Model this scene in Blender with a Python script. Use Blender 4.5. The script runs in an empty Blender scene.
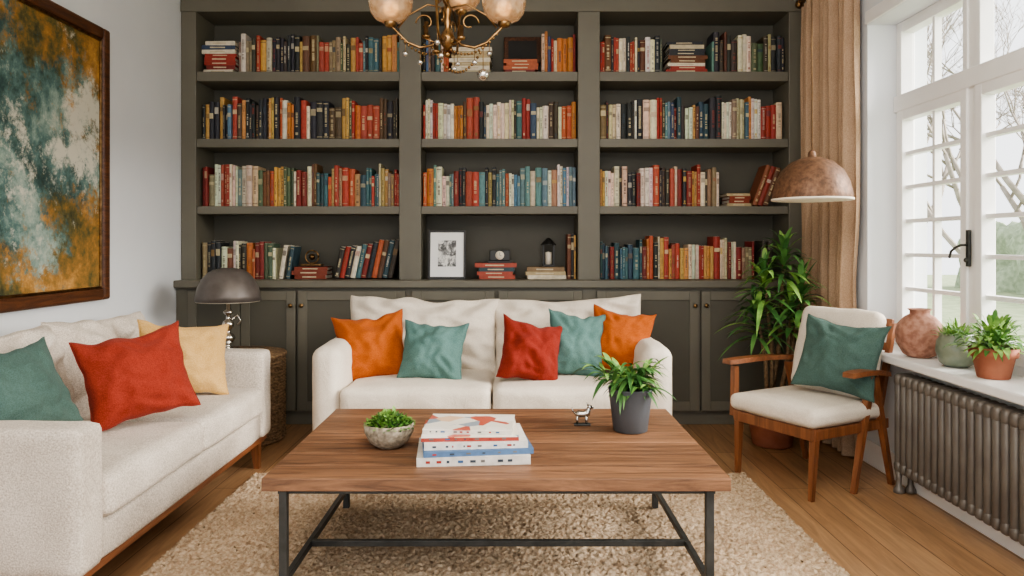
import bpy, bmesh, math, random
from mathutils import Vector, Matrix, noise
random.seed(11)
R = math.radians
F = 740.0
def P(u, v, d): return Vector(((u-513)*d/F, d, 1.2-(v-245)*d/F))

# ---------------------------------------------------------------- materials
def lin(h):
    h = h.lstrip('#'); o = []
    for i in (0, 2, 4):
        c = int(h[i:i+2], 16)/255
        o.append(c/12.92 if c <= .04045 else ((c+.055)/1.055)**2.4)
    return (o[0], o[1], o[2], 1)
def newmat(name):
    m = bpy.data.materials.new(name); m.use_nodes = True
    nt = m.node_tree; b = nt.nodes['Principled BSDF']
    return m, nt, b
def ramp(nt, stops):
    r = nt.nodes.new('ShaderNodeValToRGB')
    e = r.color_ramp.elements
    while len(e) > 1: e.remove(e[-1])
    e[0].position = stops[0][0]; e[0].color = stops[0][1]
    for p, c in stops[1:]:
        x = e.new(p); x.color = c
    return r
def mapping(nt, scale=(1, 1, 1), rot=(0, 0, 0), loc=(0, 0, 0)):
    t = nt.nodes.new('ShaderNodeTexCoord'); m = nt.nodes.new('ShaderNodeMapping')
    m.inputs['Scale'].default_value = scale; m.inputs['Rotation'].default_value = rot
    m.inputs['Location'].default_value = loc
    nt.links.new(t.outputs['Object'], m.inputs['Vector']); return m
def noise_n(nt, vec, scale, detail=4, rough=.5, dist=0):
    n = nt.nodes.new('ShaderNodeTexNoise')
    n.inputs['Scale'].default_value = scale; n.inputs['Detail'].default_value = detail
    n.inputs['Roughness'].default_value = rough; n.inputs['Distortion'].default_value = dist
    if vec: nt.links.new(vec, n.inputs['Vector'])
    return n
def bump(nt, b, h, strength=.3, dist=.01):
    bn = nt.nodes.new('ShaderNodeBump'); bn.inputs['Strength'].default_value = strength
    bn.inputs['Distance'].default_value = dist
    nt.links.new(h, bn.inputs['Height']); nt.links.new(bn.outputs['Normal'], b.inputs['Normal'])
def mat(name, c1, c2=None, rough=.5, metal=0, vs=6, bs=0, bst=.3, bd=.005, sheen=0, coat=0, emis=None, es=0, stretch=(1,1,1)):
    m, nt, b = newmat(name)
    a = lin(c1)
    d = lin(c2) if c2 else tuple(x*.85 for x in a[:3])+(1,)
    mp = mapping(nt, stretch)
    n = noise_n(nt, mp.outputs[0], vs)
    r = ramp(nt, [(.35, a), (.65, d)])
    nt.links.new(n.outputs['Fac'], r.inputs['Fac']); nt.links.new(r.outputs['Color'], b.inputs['Base Color'])
    b.inputs['Roughness'].default_value = rough; b.inputs['Metallic'].default_value = metal
    if bs:
        n2 = noise_n(nt, mp.outputs[0], bs, 3); bump(nt, b, n2.outputs['Fac'], bst, bd)
    if sheen: b.inputs['Sheen Weight'].default_value = sheen
    if coat: b.inputs['Coat Weight'].default_value = coat
    if emis:
        b.inputs['Emission Color'].default_value = lin(emis); b.inputs['Emission Strength'].default_value = es
    return m
def fabric(name, c1, c2, weave=260, st=.35, wk=3.5):
    m, nt, b = newmat(name)
    mp = mapping(nt)
    n = noise_n(nt, mp.outputs[0], 5, 3)
    nf = noise_n(nt, mp.outputs[0], weave, 2)
    mx = nt.nodes.new('ShaderNodeMath'); mx.operation = 'MULTIPLY_ADD'
    mx.inputs[1].default_value = .7; nt.links.new(nf.outputs['Fac'], mx.inputs[0])
    s = nt.nodes.new('ShaderNodeMath'); s.operation = 'MULTIPLY'; s.inputs[1].default_value = .3
    nt.links.new(n.outputs['Fac'], s.inputs[0]); nt.links.new(s.outputs[0], mx.inputs[2])
    r = ramp(nt, [(.36, lin(c2)), (.62, lin(c1))])
    nt.links.new(mx.outputs[0], r.inputs['Fac']); nt.links.new(r.outputs['Color'], b.inputs['Base Color'])
    b.inputs['Roughness'].default_value = .95; b.inputs['Sheen Weight'].default_value = .05
    b.inputs['Specular IOR Level'].default_value = .1
    nw = noise_n(nt, mp.outputs[0], 9, 3, .5, 1.5)
    ad = nt.nodes.new('ShaderNodeMath'); ad.operation = 'MULTIPLY_ADD'; ad.inputs[1].default_value = wk
    nt.links.new(nw.outputs['Fac'], ad.inputs[0]); nt.links.new(nf.outputs['Fac'], ad.inputs[2])
    bump(nt, b, ad.outputs[0], st, .005)
    return m
def wood(name, c1, c2, c3, axis='X', sc=1.0, rough=.4, coat=0.0, lo=.3, hi=.72, plank=0):
    m, nt, b = newmat(name)
    at = nt.nodes.new('ShaderNodeAttribute'); at.attribute_name = 'Col'
    st = {'X': (1.2, 14, 14), 'Y': (14, 1.2, 14), 'Z': (14, 14, 1.2)}[axis]
    mp = mapping(nt, tuple(x*sc for x in st))
    va = nt.nodes.new('ShaderNodeVectorMath'); va.operation = 'MULTIPLY_ADD'
    nt.links.new(at.outputs['Color'], va.inputs[0]); va.inputs[1].default_value = (37, 23, 51)
    nt.links.new(mp.outputs[0], va.inputs[2])
    n = noise_n(nt, va.outputs[0], 1.0, 9, .7, 1.4)
    r = ramp(nt, [(lo, lin(c3)), ((lo+hi)/2, lin(c1)), (hi, lin(c2))])
    nt.links.new(n.outputs['Fac'], r.inputs['Fac'])
    out = r.outputs['Color']
    if plank:   # board-to-board tone variation
        sp = nt.nodes.new('ShaderNodeSeparateColor'); nt.links.new(at.outputs['Color'], sp.inputs[0])
        rr = ramp(nt, [(0, (1-plank, 1-plank, 1-plank, 1)), (1, (1, 1, 1, 1))]); nt.links.new(sp.outputs[0], rr.inputs['Fac'])
        mx = nt.nodes.new('ShaderNodeMixRGB'); mx.blend_type = 'MULTIPLY'; mx.inputs[0].default_value = 1
        nt.links.new(out, mx.inputs[1]); nt.links.new(rr.outputs['Color'], mx.inputs[2]); out = mx.outputs[0]
    nt.links.new(out, b.inputs['Base Color'])
    b.inputs['Roughness'].default_value = rough; b.inputs['Coat Weight'].default_value = coat
    bump(nt, b, n.outputs['Fac'], .3, .005)
    return m

m_wall = mat('wall_paint', '#e0e3e5', '#dbdee1', .9, vs=2, bs=60, bst=.05)
m_white = mat('white_paint', '#f2f1ee', '#ebeae7', .45, vs=3)
m_ceil = mat('ceiling_paint', '#eeeeec', '#e8e8e6', .9)
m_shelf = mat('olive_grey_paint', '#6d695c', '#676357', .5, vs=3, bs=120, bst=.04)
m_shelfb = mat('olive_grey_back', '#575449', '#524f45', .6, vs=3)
m_linen = fabric('cream_linen', '#e6dccd', '#d2c6b6')
m_oat = fabric('oatmeal_weave', '#ddd3c7', '#b0a598', 190, .3, 2.0)
m_orange = fabric('orange_fabric', '#b9632f', '#9c4d20')
m_teal = fabric('teal_fabric', '#668680', '#4d6d68')
m_teald = fabric('deep_teal_fabric', '#587069', '#435952')
m_red = fabric('red_fabric', '#993f31', '#7c2d22')
m_redd = fabric('brick_red_fabric', '#8f372c', '#742820')
m_yel = fabric('mustard_fabric', '#d2ae76', '#bb9456')
m_curt = fabric('curtain_linen', '#b89d84', '#9f856c', 180, .2)
m_walnut = wood('walnut_boards', '#7d5a41', '#a07556', '#463022', 'X', 1.5, .48, .0, .32, .68, .22)
m_legw = wood('teak_wood', '#7d4d30', '#956441', '#5a3720', 'Z', 1.5, .4)
m_legh = wood('teak_wood_h', '#7d4d30', '#956441', '#5a3720', 'Y', 1.5, .4)
m_steel = mat('dark_steel', '#4b4c4a', '#3e3f3d', .5, .5, vs=20, bs=200, bst=.05)
m_chrome = mat('polished_chrome', '#d5d2cc', '#bdb9b2', .15, 1)
m_brass = mat('aged_brass', '#9b7d58', '#6f5537', .3, 1, vs=30)
m_greysh = mat('grey_metal_shade', '#6f6863', '#5f5853', .45, .3, vs=12)
m_speck = mat('bronze_hammered_shade', '#84624a', '#5e4433', .5, .3, vs=45, bs=90, bst=.4)
m_shadein = mat('shade_inner', '#f2e8d8', '#eadfcc', .7)
m_terra = mat('terracotta', '#a86a50', '#93573f', .8, vs=10, bs=50, bst=.15)
m_pink = mat('pink_clay', '#b28570', '#8c604e', .75, vs=35, bs=60, bst=.3)
m_celad = mat('celadon_glaze', '#858c78', '#5f6b5a', .35, vs=12, coat=.4)
m_gpot = mat('slate_pot', '#55585c', '#4b4e52', .6, vs=9, bs=90, bst=.08)
m_cpot = mat('stone_bowl', '#b3a793', '#7d7261', .85, vs=60, bs=60, bst=.6)
m_soil = mat('soil', '#3b2a1d', '#241910', 1, vs=60, bs=70, bst=.8)
m_leaf = mat('leaf_green', '#5f8a48', '#38622f', .45, vs=14)
m_leafd = mat('leaf_dark_green', '#48713b', '#284e25', .45, vs=14)
m_leafl = mat('leaf_light_green', '#8fb25e', '#5c8840', .5, vs=20)
m_bark = mat('bark', '#8c7458', '#64503a', .9, vs=40, bs=60, bst=.6)
m_wick = mat('wicker', '#a58766', '#664f39', .8, vs=50, bs=90, bst=.8, bd=.01)
m_rad = mat('radiator_iron', '#746e66', '#665f58', .42, .35, vs=8)
m_bulb = mat('warm_bulb', '#fff0d0', '#fff0d0', .3, emis='#ffd9a0', es=9)
m_glassw = mat('pale_amber_glass', '#cbb08e', '#a58461', .25, vs=40, emis='#ffc890', es=.10, coat=.6)
m_glassw.node_tree.nodes['Principled BSDF'].inputs['Transmission Weight'].default_value = .5
m_paper = mat('book_pages', '#ece4d3', '#dcd2be', .9, vs=80, stretch=(1, 1, 6))
m_black = mat('black_lacquer', '#2b2a28', '#222120', .4)
m_dkbrown = wood('dark_frame_wood', '#54331f', '#74482c', '#341e15', 'Y', 2, .4)

def painting_mat():
    m, nt, b = newmat('abstract_painting')
    mp = mapping(nt, (1, 1, 1))
    sep = nt.nodes.new('ShaderNodeSeparateXYZ'); nt.links.new(mp.outputs[0], sep.inputs[0])
    n1 = noise_n(nt, mp.outputs[0], 3.6, 12, .75, .1)
    n2 = noise_n(nt, mp.outputs[0], 2.6, 14, .78, .1)
    mp2 = mapping(nt, (1, 1, 1), loc=(5, 3.4, 9)); n3 = noise_n(nt, mp2.outputs[0], 2.6, 14, .8, .1)
    mp3 = mapping(nt, (1, 1, 1), loc=(2, 8.1, 4)); n4 = noise_n(nt, mp3.outputs[0], 2.4, 14, .8, .1)
    cool = ramp(nt, [(.36, lin('#203533')), (.44, lin('#37524f')), (.51, lin('#577571')), (.58, lin('#8a9f95')), (.68, lin('#b5bdb0'))])
    warm = ramp(nt, [(.36, lin('#30341f')), (.44, lin('#5c552e')), (.52, lin('#946d34')), (.6, lin('#b98a4b')), (.7, lin('#d6b57c'))])
    nt.links.new(n2.outputs['Fac'], cool.inputs['Fac']); nt.links.new(n1.outputs['Fac'], warm.inputs['Fac'])
    def ma(src, mul, add):
        q = nt.nodes.new('ShaderNodeMath'); q.operation = 'MULTIPLY_ADD'; q.inputs[1].default_value = mul
        nt.links.new(src, q.inputs[0])
        if isinstance(add, float): q.inputs[2].default_value = add
        else: nt.links.new(add, q.inputs[2])
        return q.outputs[0]
    ab = nt.nodes.new('ShaderNodeMath'); ab.operation = 'ABSOLUTE'; nt.links.new(sep.outputs['Z'], ab.inputs[0])
    k = ma(ab.outputs[0], .30, -.11)
    a = ma(sep.outputs['Y'], .14, n3.outputs['Fac']); a2 = nt.nodes.new('ShaderNodeMath'); a2.operation = 'ADD'
    nt.links.new(a, a2.inputs[0]); nt.links.new(k, a2.inputs[1])
    f = ramp(nt, [(.50, (0, 0, 0, 1)), (.57, (1, 1, 1, 1))])
    nt.links.new(a2.outputs[0], f.inputs['Fac'])
    mx = nt.nodes.new('ShaderNodeMixRGB'); nt.links.new(f.outputs['Color'], mx.inputs[0])
    nt.links.new(cool.outputs['Color'], mx.inputs[1]); nt.links.new(warm.outputs['Color'], mx.inputs[2])
    kc = ma(ab.outputs[0], -.22, n4.outputs['Fac'])
    fc = ramp(nt, [(.46, (0, 0, 0, 1)), (.53, (1, 1, 1, 1))]); nt.links.new(kc, fc.inputs['Fac'])
    mx2 = nt.nodes.new('ShaderNodeMixRGB'); nt.links.new(fc.outputs['Color'], mx2.inputs[0])
    nt.links.new(mx.outputs[0], mx2.inputs[1]); mx2.inputs[2].default_value = lin('#cfccbc')
    nt.links.new(mx2.outputs[0], b.inputs['Base Color']); b.inputs['Roughness'].default_value = .75
    bump(nt, b, n2.outputs['Fac'], .4, .01)
    return m
m_paint = painting_mat()

def floor_mat():
    m, nt, b = newmat('oak_plank_floor')
    mp = mapping(nt, (1, 1, 1), rot=(0, 0, R(90)))
    br = nt.nodes.new('ShaderNodeTexBrick')
    br.inputs['Scale'].default_value = 1; br.inputs['Brick Width'].default_value = 1.7
    br.inputs['Row Height'].default_value = .155; br.inputs['Mortar Size'].default_value = .002
    br.inputs['Color1'].default_value = lin('#c29c77'); br.inputs['Color2'].default_value = lin('#a6815f')
    br.inputs['Mortar'].default_value = lin('#543c28'); br.offset = .37
    nt.links.new(mp.outputs[0], br.inputs['Vector'])
    mp2 = mapping(nt, (16, 1.3, 1)); n = noise_n(nt, mp2.outputs[0], 1.5, 8, .6, 1.5)
    r = ramp(nt, [(.3, (.6, .58, .55, 1)), (.65, (1.08, 1.06, 1.02, 1))])
    nt.links.new(n.outputs['Fac'], r.inputs['Fac'])
    mx = nt.nodes.new('ShaderNodeMixRGB'); mx.blend_type = 'MULTIPLY'; mx.inputs[0].default_value = .85
    nt.links.new(br.outputs['Color'], mx.inputs[1]); nt.links.new(r.outputs['Color'], mx.inputs[2])
    nt.links.new(mx.outputs[0], b.inputs['Base Color']); b.inputs['Roughness'].default_value = .36
    bump(nt, b, n.outputs['Fac'], .08, .003)
    return m
m_floor = floor_mat()

def colattr_mat(name, rough=.6):
    m, nt, b = newmat(name)
    at = nt.nodes.new('ShaderNodeAttribute'); at.attribute_name = 'Col'
    mp = mapping(nt); n = noise_n(nt, mp.outputs[0], 40, 4)
    r = ramp(nt, [(.3, (.76, .76, .76, 1)), (.7, (1, 1, 1, 1))]); nt.links.new(n.outputs['Fac'], r.inputs['Fac'])
    mx = nt.nodes.new('ShaderNodeMixRGB'); mx.blend_type = 'MULTIPLY'; mx.inputs[0].default_value = 1
    nt.links.new(at.outputs['Color'], mx.inputs[1]); nt.links.new(r.outputs['Color'], mx.inputs[2])
    nt.links.new(mx.outputs[0], b.inputs['Base Color']); b.inputs['Roughness'].default_value = rough
    return m
m_book = colattr_mat('book_cloth', .6)

def cover_art():
    m, nt, b = newmat('magazine_cover_art')
    mp = mapping(nt, (9, 9, 1)); v = nt.nodes.new('ShaderNodeTexVoronoi'); v.inputs['Scale'].default_value = 1.6
    nt.links.new(mp.outputs[0], v.inputs['Vector'])
    sp = nt.nodes.new('ShaderNodeSeparateColor'); nt.links.new(v.outputs['Color'], sp.inputs[0])
    r = ramp(nt, [(0, lin('#e2dccf')), (.38, lin('#b95641')), (.52, lin('#dcb894')), (.7, lin('#8f9aa3')), (.84, lin('#ece6dc'))])
    r.color_ramp.interpolation = 'CONSTANT'
    nt.links.new(sp.outputs[0], r.inputs['Fac']); nt.links.new(r.outputs['Color'], b.inputs['Base Color'])
    b.inputs['Roughness'].default_value = .3
    return m
m_art = cover_art()

# ---------------------------------------------------------------- mesh builder
class MB:
    def __init__(s, name): s.n = name; s.v = []; s.f = []; s.m = []; s.sm = []; s.c = []; s.mats = []
    def add(s, vs, fs, m, smooth=False, M=None, col=None):
        if m not in s.mats: s.mats.append(m)
        k = s.mats.index(m); o = len(s.v)
        if M is not None: vs = [M @ Vector(p) for p in vs]
        s.v += [tuple(p) for p in vs]
        if col is None: q = random.random(); col = (q, random.random(), random.random(), 1)
        for f in fs:
            s.f.append([i+o for i in f]); s.m.append(k); s.sm.append(smooth); s.c.append(col)
    def box(s, lo, hi, m, bev=0, M=None, col=None, seg=2):
        lo = Vector(lo); hi = Vector(hi)
        if bev <= 0:
            x0, y0, z0 = lo; x1, y1, z1 = hi
            vs = [(x0,y0,z0),(x1,y0,z0),(x1,y1,z0),(x0,y1,z0),(x0,y0,z1),(x1,y0,z1),(x1,y1,z1),(x0,y1,z1)]
            fs = [(0,3,2,1),(4,5,6,7),(0,1,5,4),(1,2,6,5),(2,3,7,6),(3,0,4,7)]
            s.add(vs, fs, m, False, M, col); return
        bm = bmesh.new(); bmesh.ops.create_cube(bm, size=1)
        c = (lo+hi)/2; d = hi-lo
        for v in bm.verts: v.co = Vector((v.co.x*d.x, v.co.y*d.y, v.co.z*d.z))+c
        bmesh.ops.bevel(bm, geom=bm.edges[:], offset=min(bev, min(d)*.49), segments=seg, profile=.5, affect='EDGES')
        bm.verts.index_update()
        s.add([v.co.copy() for v in bm.verts], [[v.index for v in f.verts] for f in bm.faces], m, False, M, col); bm.free()
    def lathe(s, prof, m, c=(0, 0, 0), seg=32, M=None, smooth=True, wob=None):
        vs = []; fs = []; c = Vector(c)
        for r, z in prof:
            for i in range(seg):
                a = 2*math.pi*i/seg; rr = r*(wob(a, z) if wob else 1)
                vs.append(c+Vector((rr*math.cos(a), rr*math.sin(a), z)))
        for j in range(len(prof)-1):
            for i in range(seg):
                k = (i+1) % seg
                fs.append((j*seg+i, j*seg+k, (j+1)*seg+k, (j+1)*seg+i))
        if prof[0][0] > 1e-5: fs.append(tuple(reversed(range(seg))))
        if prof[-1][0] > 1e-5: fs.append(tuple((len(prof)-1)*seg+i for i in range(seg)))
        s.add(vs, fs, m, smooth, M)
    def tube(s, pts, r, m, seg=8, M=None, smooth=True):
        pts = [Vector(p) for p in pts]; n = len(pts)
        rs = r if isinstance(r, (list, tuple)) else [r]*n
        vs = []; fs = []; up = None
        for i, p in enumerate(pts):
            t = (pts[min(i+1, n-1)]-pts[max(i-1, 0)]).normalized()
            if up is None:
                up = t.orthogonal().normalized()
            else:
                up = (up - t*up.dot(t)); up = up.normalized() if up.length > 1e-6 else t.orthogonal().normalized()
            w = t.cross(up)
            for k in range(seg):
                a = 2*math.pi*(k+.5)/seg
                vs.append(p+(up*math.cos(a)+w*math.sin(a))*rs[i])
        for i in range(n-1):
            for k in range(seg):
                q = (k+1) % seg
                fs.append((i*seg+k, i*seg+q, (i+1)*seg+q, (i+1)*seg+k))
        fs.append(tuple(reversed(range(seg)))); fs.append(tuple((n-1)*seg+k for k in range(seg)))
        s.add(vs, fs, m, smooth, M)
    def bar(s, a, b, w0, w1, m, M=None, d0=None, d1=None):
        a = Vector(a); b = Vector(b); d0 = d0 or w0; d1 = d1 or w1
        vs = []
        for p, w, d in ((a, w0, d0), (b, w1, d1)):
            for sx, sy in ((-1,-1),(1,-1),(1,1),(-1,1)): vs.append(p+Vector((sx*w/2, sy*d/2, 0)))
        s.add(vs, [(3,2,1,0),(4,5,6,7),(0,1,5,4),(1,2,6,5),(2,3,7,6),(3,0,4,7)], m, False, M)
    def sphere(s, c, r, m, sc=(1,1,1), seg=16, M=None):
        n = seg//2
        prof = [(max(1e-6, r*math.sin(math.pi*i/n))*sc[0], -r*math.cos(math.pi*i/n)*sc[2]) for i in range(n+1)]
        s.lathe(prof, m, c, seg, M)
    def cushion(s, lo, hi, m, r=.05, bulge=(0, 0, .02), M=None, n=16, wr=.004, seed=0):
        lo = Vector(lo); hi = Vector(hi); c = (lo+hi)/2; h = (hi-lo)/2
        idx = {}; vs = []; fs = []
        def par(i):
            t = -1+2*i/n
            return math.copysign(abs(t)**.72, t) if t else 0
        def vert(p):
            k = tuple(round(q, 5) for q in p)
            if k in idx: return idx[k]
            q = Vector((p[0]*h.x, p[1]*h.y, p[2]*h.z))
            inn = Vector([max(-(h[i]-r), min(h[i]-r, q[i])) for i in range(3)])
            d = q-inn
            if d.length > 1e-7:
                mx = max(abs(d[i]) for i in range(3))
                q = inn+d.normalized()*min(r, max(mx, 0))
            x, y, z = p
            q.x += bulge[0]*x*(1-y*y)*(1-z*z); q.y += bulge[1]*y*(1-x*x)*(1-z*z); q.z += bulge[2]*z*(1-x*x)*(1-y*y)
            w = noise.noise(Vector((q.x*6+seed, q.y*6, q.z*6)))*wr*1.6+noise.noise(Vector((q.x*17+seed, q.y*17, q.z*17)))*wr*.6
            q += q.normalized()*w
            idx[k] = len(vs); vs.append(q+c); return idx[k]
        for ax in range(3):
            for sg in (-1, 1):
                for i in range(n):
                    for j in range(n):
                        quad = []
                        for (a, b) in ((i, j), (i+1, j), (i+1, j+1), (i, j+1)):
                            p = [0, 0, 0]; p[ax] = sg; p[(ax+1) % 3] = par(a); p[(ax+2) % 3] = par(b); quad.append(vert(p))
                        if sg < 0: quad.reverse()
                        fs.append(quad)
        s.add(vs, fs, m, True, M)
    def pillow(s, w, h, t, m, M, seed=0, n=32, conc=.12, sag=.022, ex=.58, wrk=1.0):
        vs = []; fs = []; idx = {}
        for side in (1, -1):
            for i in range(n+1):
                for j in range(n+1):
                    u = -1+2*i/n; v = -1+2*j/n
                    u = math.sin(u*math.pi/2)*.5+u*.5; v = math.sin(v*math.pi/2)*.5+v*.5
                    edge = i in (0, n) or j in (0, n)
                    if edge and side < 0: idx[(side, i, j)] = idx[(1, i, j)]; continue
                    wx = noise.noise(Vector((v*3+seed*2.3, seed, 1)))*.008; wy = noise.noise(Vector((u*3+seed*1.3, seed, 7)))*.008
                    x = w/2*u*(1-conc*(1-v*v)*h/max(w, h))+wx*u*u; y = h/2*v*(1-conc*(1-u*u)*h/max(w, h))+wy*v*v
                    th = (max(0, (1-u*u)*(1-v*v)))**ex*t/2
                    wv = noise.noise(Vector((u*1.7+seed*3.1, v*1.7, side*2)))*.022+noise.noise(Vector((u*3.5+seed, v*3.5, side)))*.012
                    wv += abs(noise.noise(Vector((u*2.4+v*1.6+seed*5, v*2.2-u, side+3))))*-.026
                    ang = math.atan2(v, u); cr = min(1, abs(u*v)*1.4)
                    fold = .010*math.sin(ang*16+seed*1.7)*cr*(1 if not edge else 0)
                    z = side*(th+(wv+fold)*wrk*min(1, th*16))
                    y -= sag*(1-v*v)*(.5+noise.noise(Vector((u*2, seed, 0))))+ (sag*.9*max(0, v)**2*(1-u*u)*(.6+noise.noise(Vector((u*2.5, seed, 4)))))
                    idx[(side, i, j)] = len(vs); vs.append(Vector((x, y, z)))
            for i in range(n):
                for j in range(n):
                    q = [idx[(side, i, j)], idx[(side, i+1, j)], idx[(side, i+1, j+1)], idx[(side, i, j+1)]]
                    if side < 0: q.reverse()
                    fs.append(q)
        s.add(vs, fs, m, True, M)
        ring = [idx[(1, i, 0)] for i in range(n)]+[idx[(1, n, j)] for j in range(n)]+[idx[(1, n-i, n)] for i in range(n)]+[idx[(1, 0, n-j)] for j in range(n+1)]
        s.tube([vs[k] for k in ring], .0022, m, 5, M)
    def leaf(s, base, d, L, w, droop, m, n=7, fold=.25, start=.15):
        base = Vector(base); d = Vector(d).normalized()
        pts = []
        for i in range(n+1):
            t = i/n
            pts.append(base+d*L*t+Vector((0, 0, -droop*L*t*t)))
        vs = []; fs = []
        side = d.cross(Vector((0, 0, 1)))
        side = side.normalized() if side.length > .05 else Vector((1, 0, 0))
        for i, p in enumerate(pts):
            t = i/n; ww = w/2*max(.02, math.sin(math.pi*min(1, start+(1-start)*t))**.8)
            tg = (pts[min(i+1, n)]-pts[max(0, i-1)]).normalized(); up = side.cross(tg)
            vs += [p-side*ww+up*ww*fold, p, p+side*ww+up*ww*fold]
        for i in range(n):
            a = i*3
            fs += [(a, a+1, a+4, a+3), (a+1, a+2, a+5, a+4)]
        s.add(vs, fs, m, True)
    def done(s, autosm=None):
        me = bpy.data.meshes.new(s.n)
        n = len(s.v); c = Vector([(min(v[i] for v in s.v)+max(v[i] for v in s.v))/2 for i in range(3)])
        me.from_pydata([(v[0]-c.x, v[1]-c.y, v[2]-c.z) for v in s.v], [], s.f)
        for m in s.mats: me.materials.append(m)
        me.polygons.foreach_set('material_index', s.m); me.polygons.foreach_set('use_smooth', s.sm)
        ca = me.color_attributes.new('Col', 'FLOAT_COLOR', 'CORNER')
        flat = []
        for f, col in zip(s.f, s.c): flat += list(col)*len(f)
        ca.data.foreach_set('color', flat)
        me.update()
        o = bpy.data.objects.new(s.n, me); o.location = c; bpy.context.collection.objects.link(o)
        return o
def PM(loc, yaw=0, tilt=15, roll=0):
    return Matrix.Translation(loc) @ Matrix.Rotation(R(yaw), 4, 'Z') @ Matrix.Rotation(R(90-tilt), 4, 'X') @ Matrix.Rotation(R(roll), 4, 'Z')
def simple(name, lo, hi, m, bev=0):
    b = MB(name); b.box(lo, hi, m, bev); return b.done()

# ---------------------------------------------------------------- room shell
XL, XR, YB, ZC = -2.24, 1.97, 5.35, 2.95
YN = -1.6
simple('floor', (XL-.2, YN, -.1), (2.3, YB+.15, 0), m_floor)
simple('ceiling', (XL-.2, YN, ZC), (2.3, YB+.15, ZC+.12), m_ceil)
simple('wall_left', (XL-.2, YN, 0), (XL, YB+.15, ZC), m_wall)
simple('wall_back', (XL, YB, 0), (XR, YB+.15, ZC), m_wall)
WY0, WY1, WZ0, WZ1 = 1.55, 4.1, .64, 2.42
b = MB('wall_right')
b.box((XR, WY1, 0), (2.3, YB+.15, ZC), m_wall)
b.box((XR, WY0, 0), (2.3, WY1, WZ0-.03), m_wall)
b.box((XR, WY0, WZ1), (2.3, WY1, ZC), m_wall)
b.box((XR, YN, 0), (2.3, WY0, ZC), m_wall)
b.done()
simple('baseboard_left', (XL, YN, 0), (XL+.018, 4.88, .13), m_white, .004)
simple('baseboard_right', (XR-.018, YN, 0), (XR, 4.88, .13), m_white, .004)
simple('trim_1', (1.865, WY0-.04, WZ0-.03), (2.128, WY1-.001, WZ0+.012), m_white, .008)   # window sill
b = MB('trim_2')
b.box((XR-.015, WY0-.03, WZ1), (XR, WY1+.0, WZ1+.07), m_white, .004)
b.done()

# window (every member gets its own face plane so nothing is coplanar)
b = MB('window_1')
x0, x1 = 2.13, 2.2
ZT = 1.93
b.box((x0+.001, WY0, WZ0), (x1+.001, WY1, WZ0+.06), m_white, .004)
b.box((x0+.001, WY0, WZ1-.06), (x1+.001, WY1, WZ1), m_white, .004)
b.box((x0-.018, WY0, ZT), (x1+.003, WY1, ZT+.09), m_white, .006)
cells = [4.1, 3.42, 2.74, 2.06, 1.55]
for i, y in enumerate(cells):
    y_ = min(max(y, WY0+.03), WY1-.03)
    b.box((x0-.001, y_-.032, WZ0), (x1-.001, y_+.032, WZ1), m_white, .004)
for i in range(4):
    ya, yb = cells[i+1]+.03, cells[i]-.03
    xs0, xs1 = x0-.012, x1-.015
    b.box((xs0, ya, WZ0+.055), (xs1, ya+.05, ZT+.01), m_white, .004)
    b.box((xs0, yb-.05, WZ0+.055), (xs1, yb, ZT+.01), m_white, .004)
    b.box((xs0+.002, ya+.002, WZ0+.05), (xs1+.002, yb-.002, WZ0+.14), m_white, .004)
    b.box((xs0+.002, ya+.002, ZT-.05), (xs1+.002, yb-.002, ZT+.012), m_white, .004)
    ym = (ya+yb)/2
    b.box((x0+.012, ym-.011, WZ0+.13), (x1-.022, ym+.011, ZT-.04), m_white)
    for k in range(1, 6):
        z = WZ0+.14+(ZT-.05-WZ0-.14)*k/6
        b.box((x0+.009, ya+.045, z-.010), (x1-.018, yb-.045, z+.010), m_white)
    b.box((xs0+.003, ya, ZT+.085), (xs1+.003, ya+.035, WZ1-.055), m_white, .003)
    b.box((xs0+.003, yb-.035, ZT+.085), (xs1+.003, yb, WZ1-.055), m_white, .003)
    b.box((x0+.012, ym-.011, ZT+.085), (x1-.022, ym+.011, WZ1-.055), m_white)
hy = 3.42
b.box((x0-.028, hy-.012, 1.10), (x0-.0125, hy+.012, 1.27), m_steel, .004)
b.tube([(x0-.02, hy, 1.2), (x0-.055, hy, 1.2), (x0-.06, hy+.03, 1.19), (x0-.06, hy+.07, 1.17), (x0-.055, hy+.09, 1.14)], .006, m_steel)
b.sphere((x0-.03, hy, 1.13), .012, m_steel)
b.done()

# ---------------------------------------------------------------- built-in bookcase
b = MB('built_in_bookcase')
YU = 5.0; YBP = 5.33
sx = lambda u: (u-513)/148.0
ups = [(XL+.003, sx(197)), (sx(400), sx(422)), (sx(579), sx(601)), (sx(790), XR-.003)]
for a, c in ups:
    b.box((a, YU, .93), (c, YBP, 2.9), m_shelf, .004)
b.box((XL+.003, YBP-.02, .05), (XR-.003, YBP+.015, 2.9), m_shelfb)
for z0, z1 in ((2.31, 2.375), (1.862, 1.92), (1.41, 1.463)):
    for i in range(3):
        b.box((ups[i][1], YU+.012, z0), (ups[i+1][0], YBP, z1), m_shelf, .003)
b.box((XL+.003, YU-.01, 2.775), (XR-.003, YBP, 2.949), m_shelf, .004)
b.box((XL+.003, YU-.05, 2.87), (XR-.003, YU, 2.949), m_shelf, .01)
b.box((XL+.003, 4.885, .915), (XR-.003, YBP, .966), m_shelf, .008)
b.box((XL+.003, 4.93, .08), (XR-.003, YBP, .915), m_shelf)
b.box((XL+.003, 4.95, .001), (XR-.003, 5.2, .08), m_shelf)
dx = lambda u: (u-513)/150.0
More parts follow.
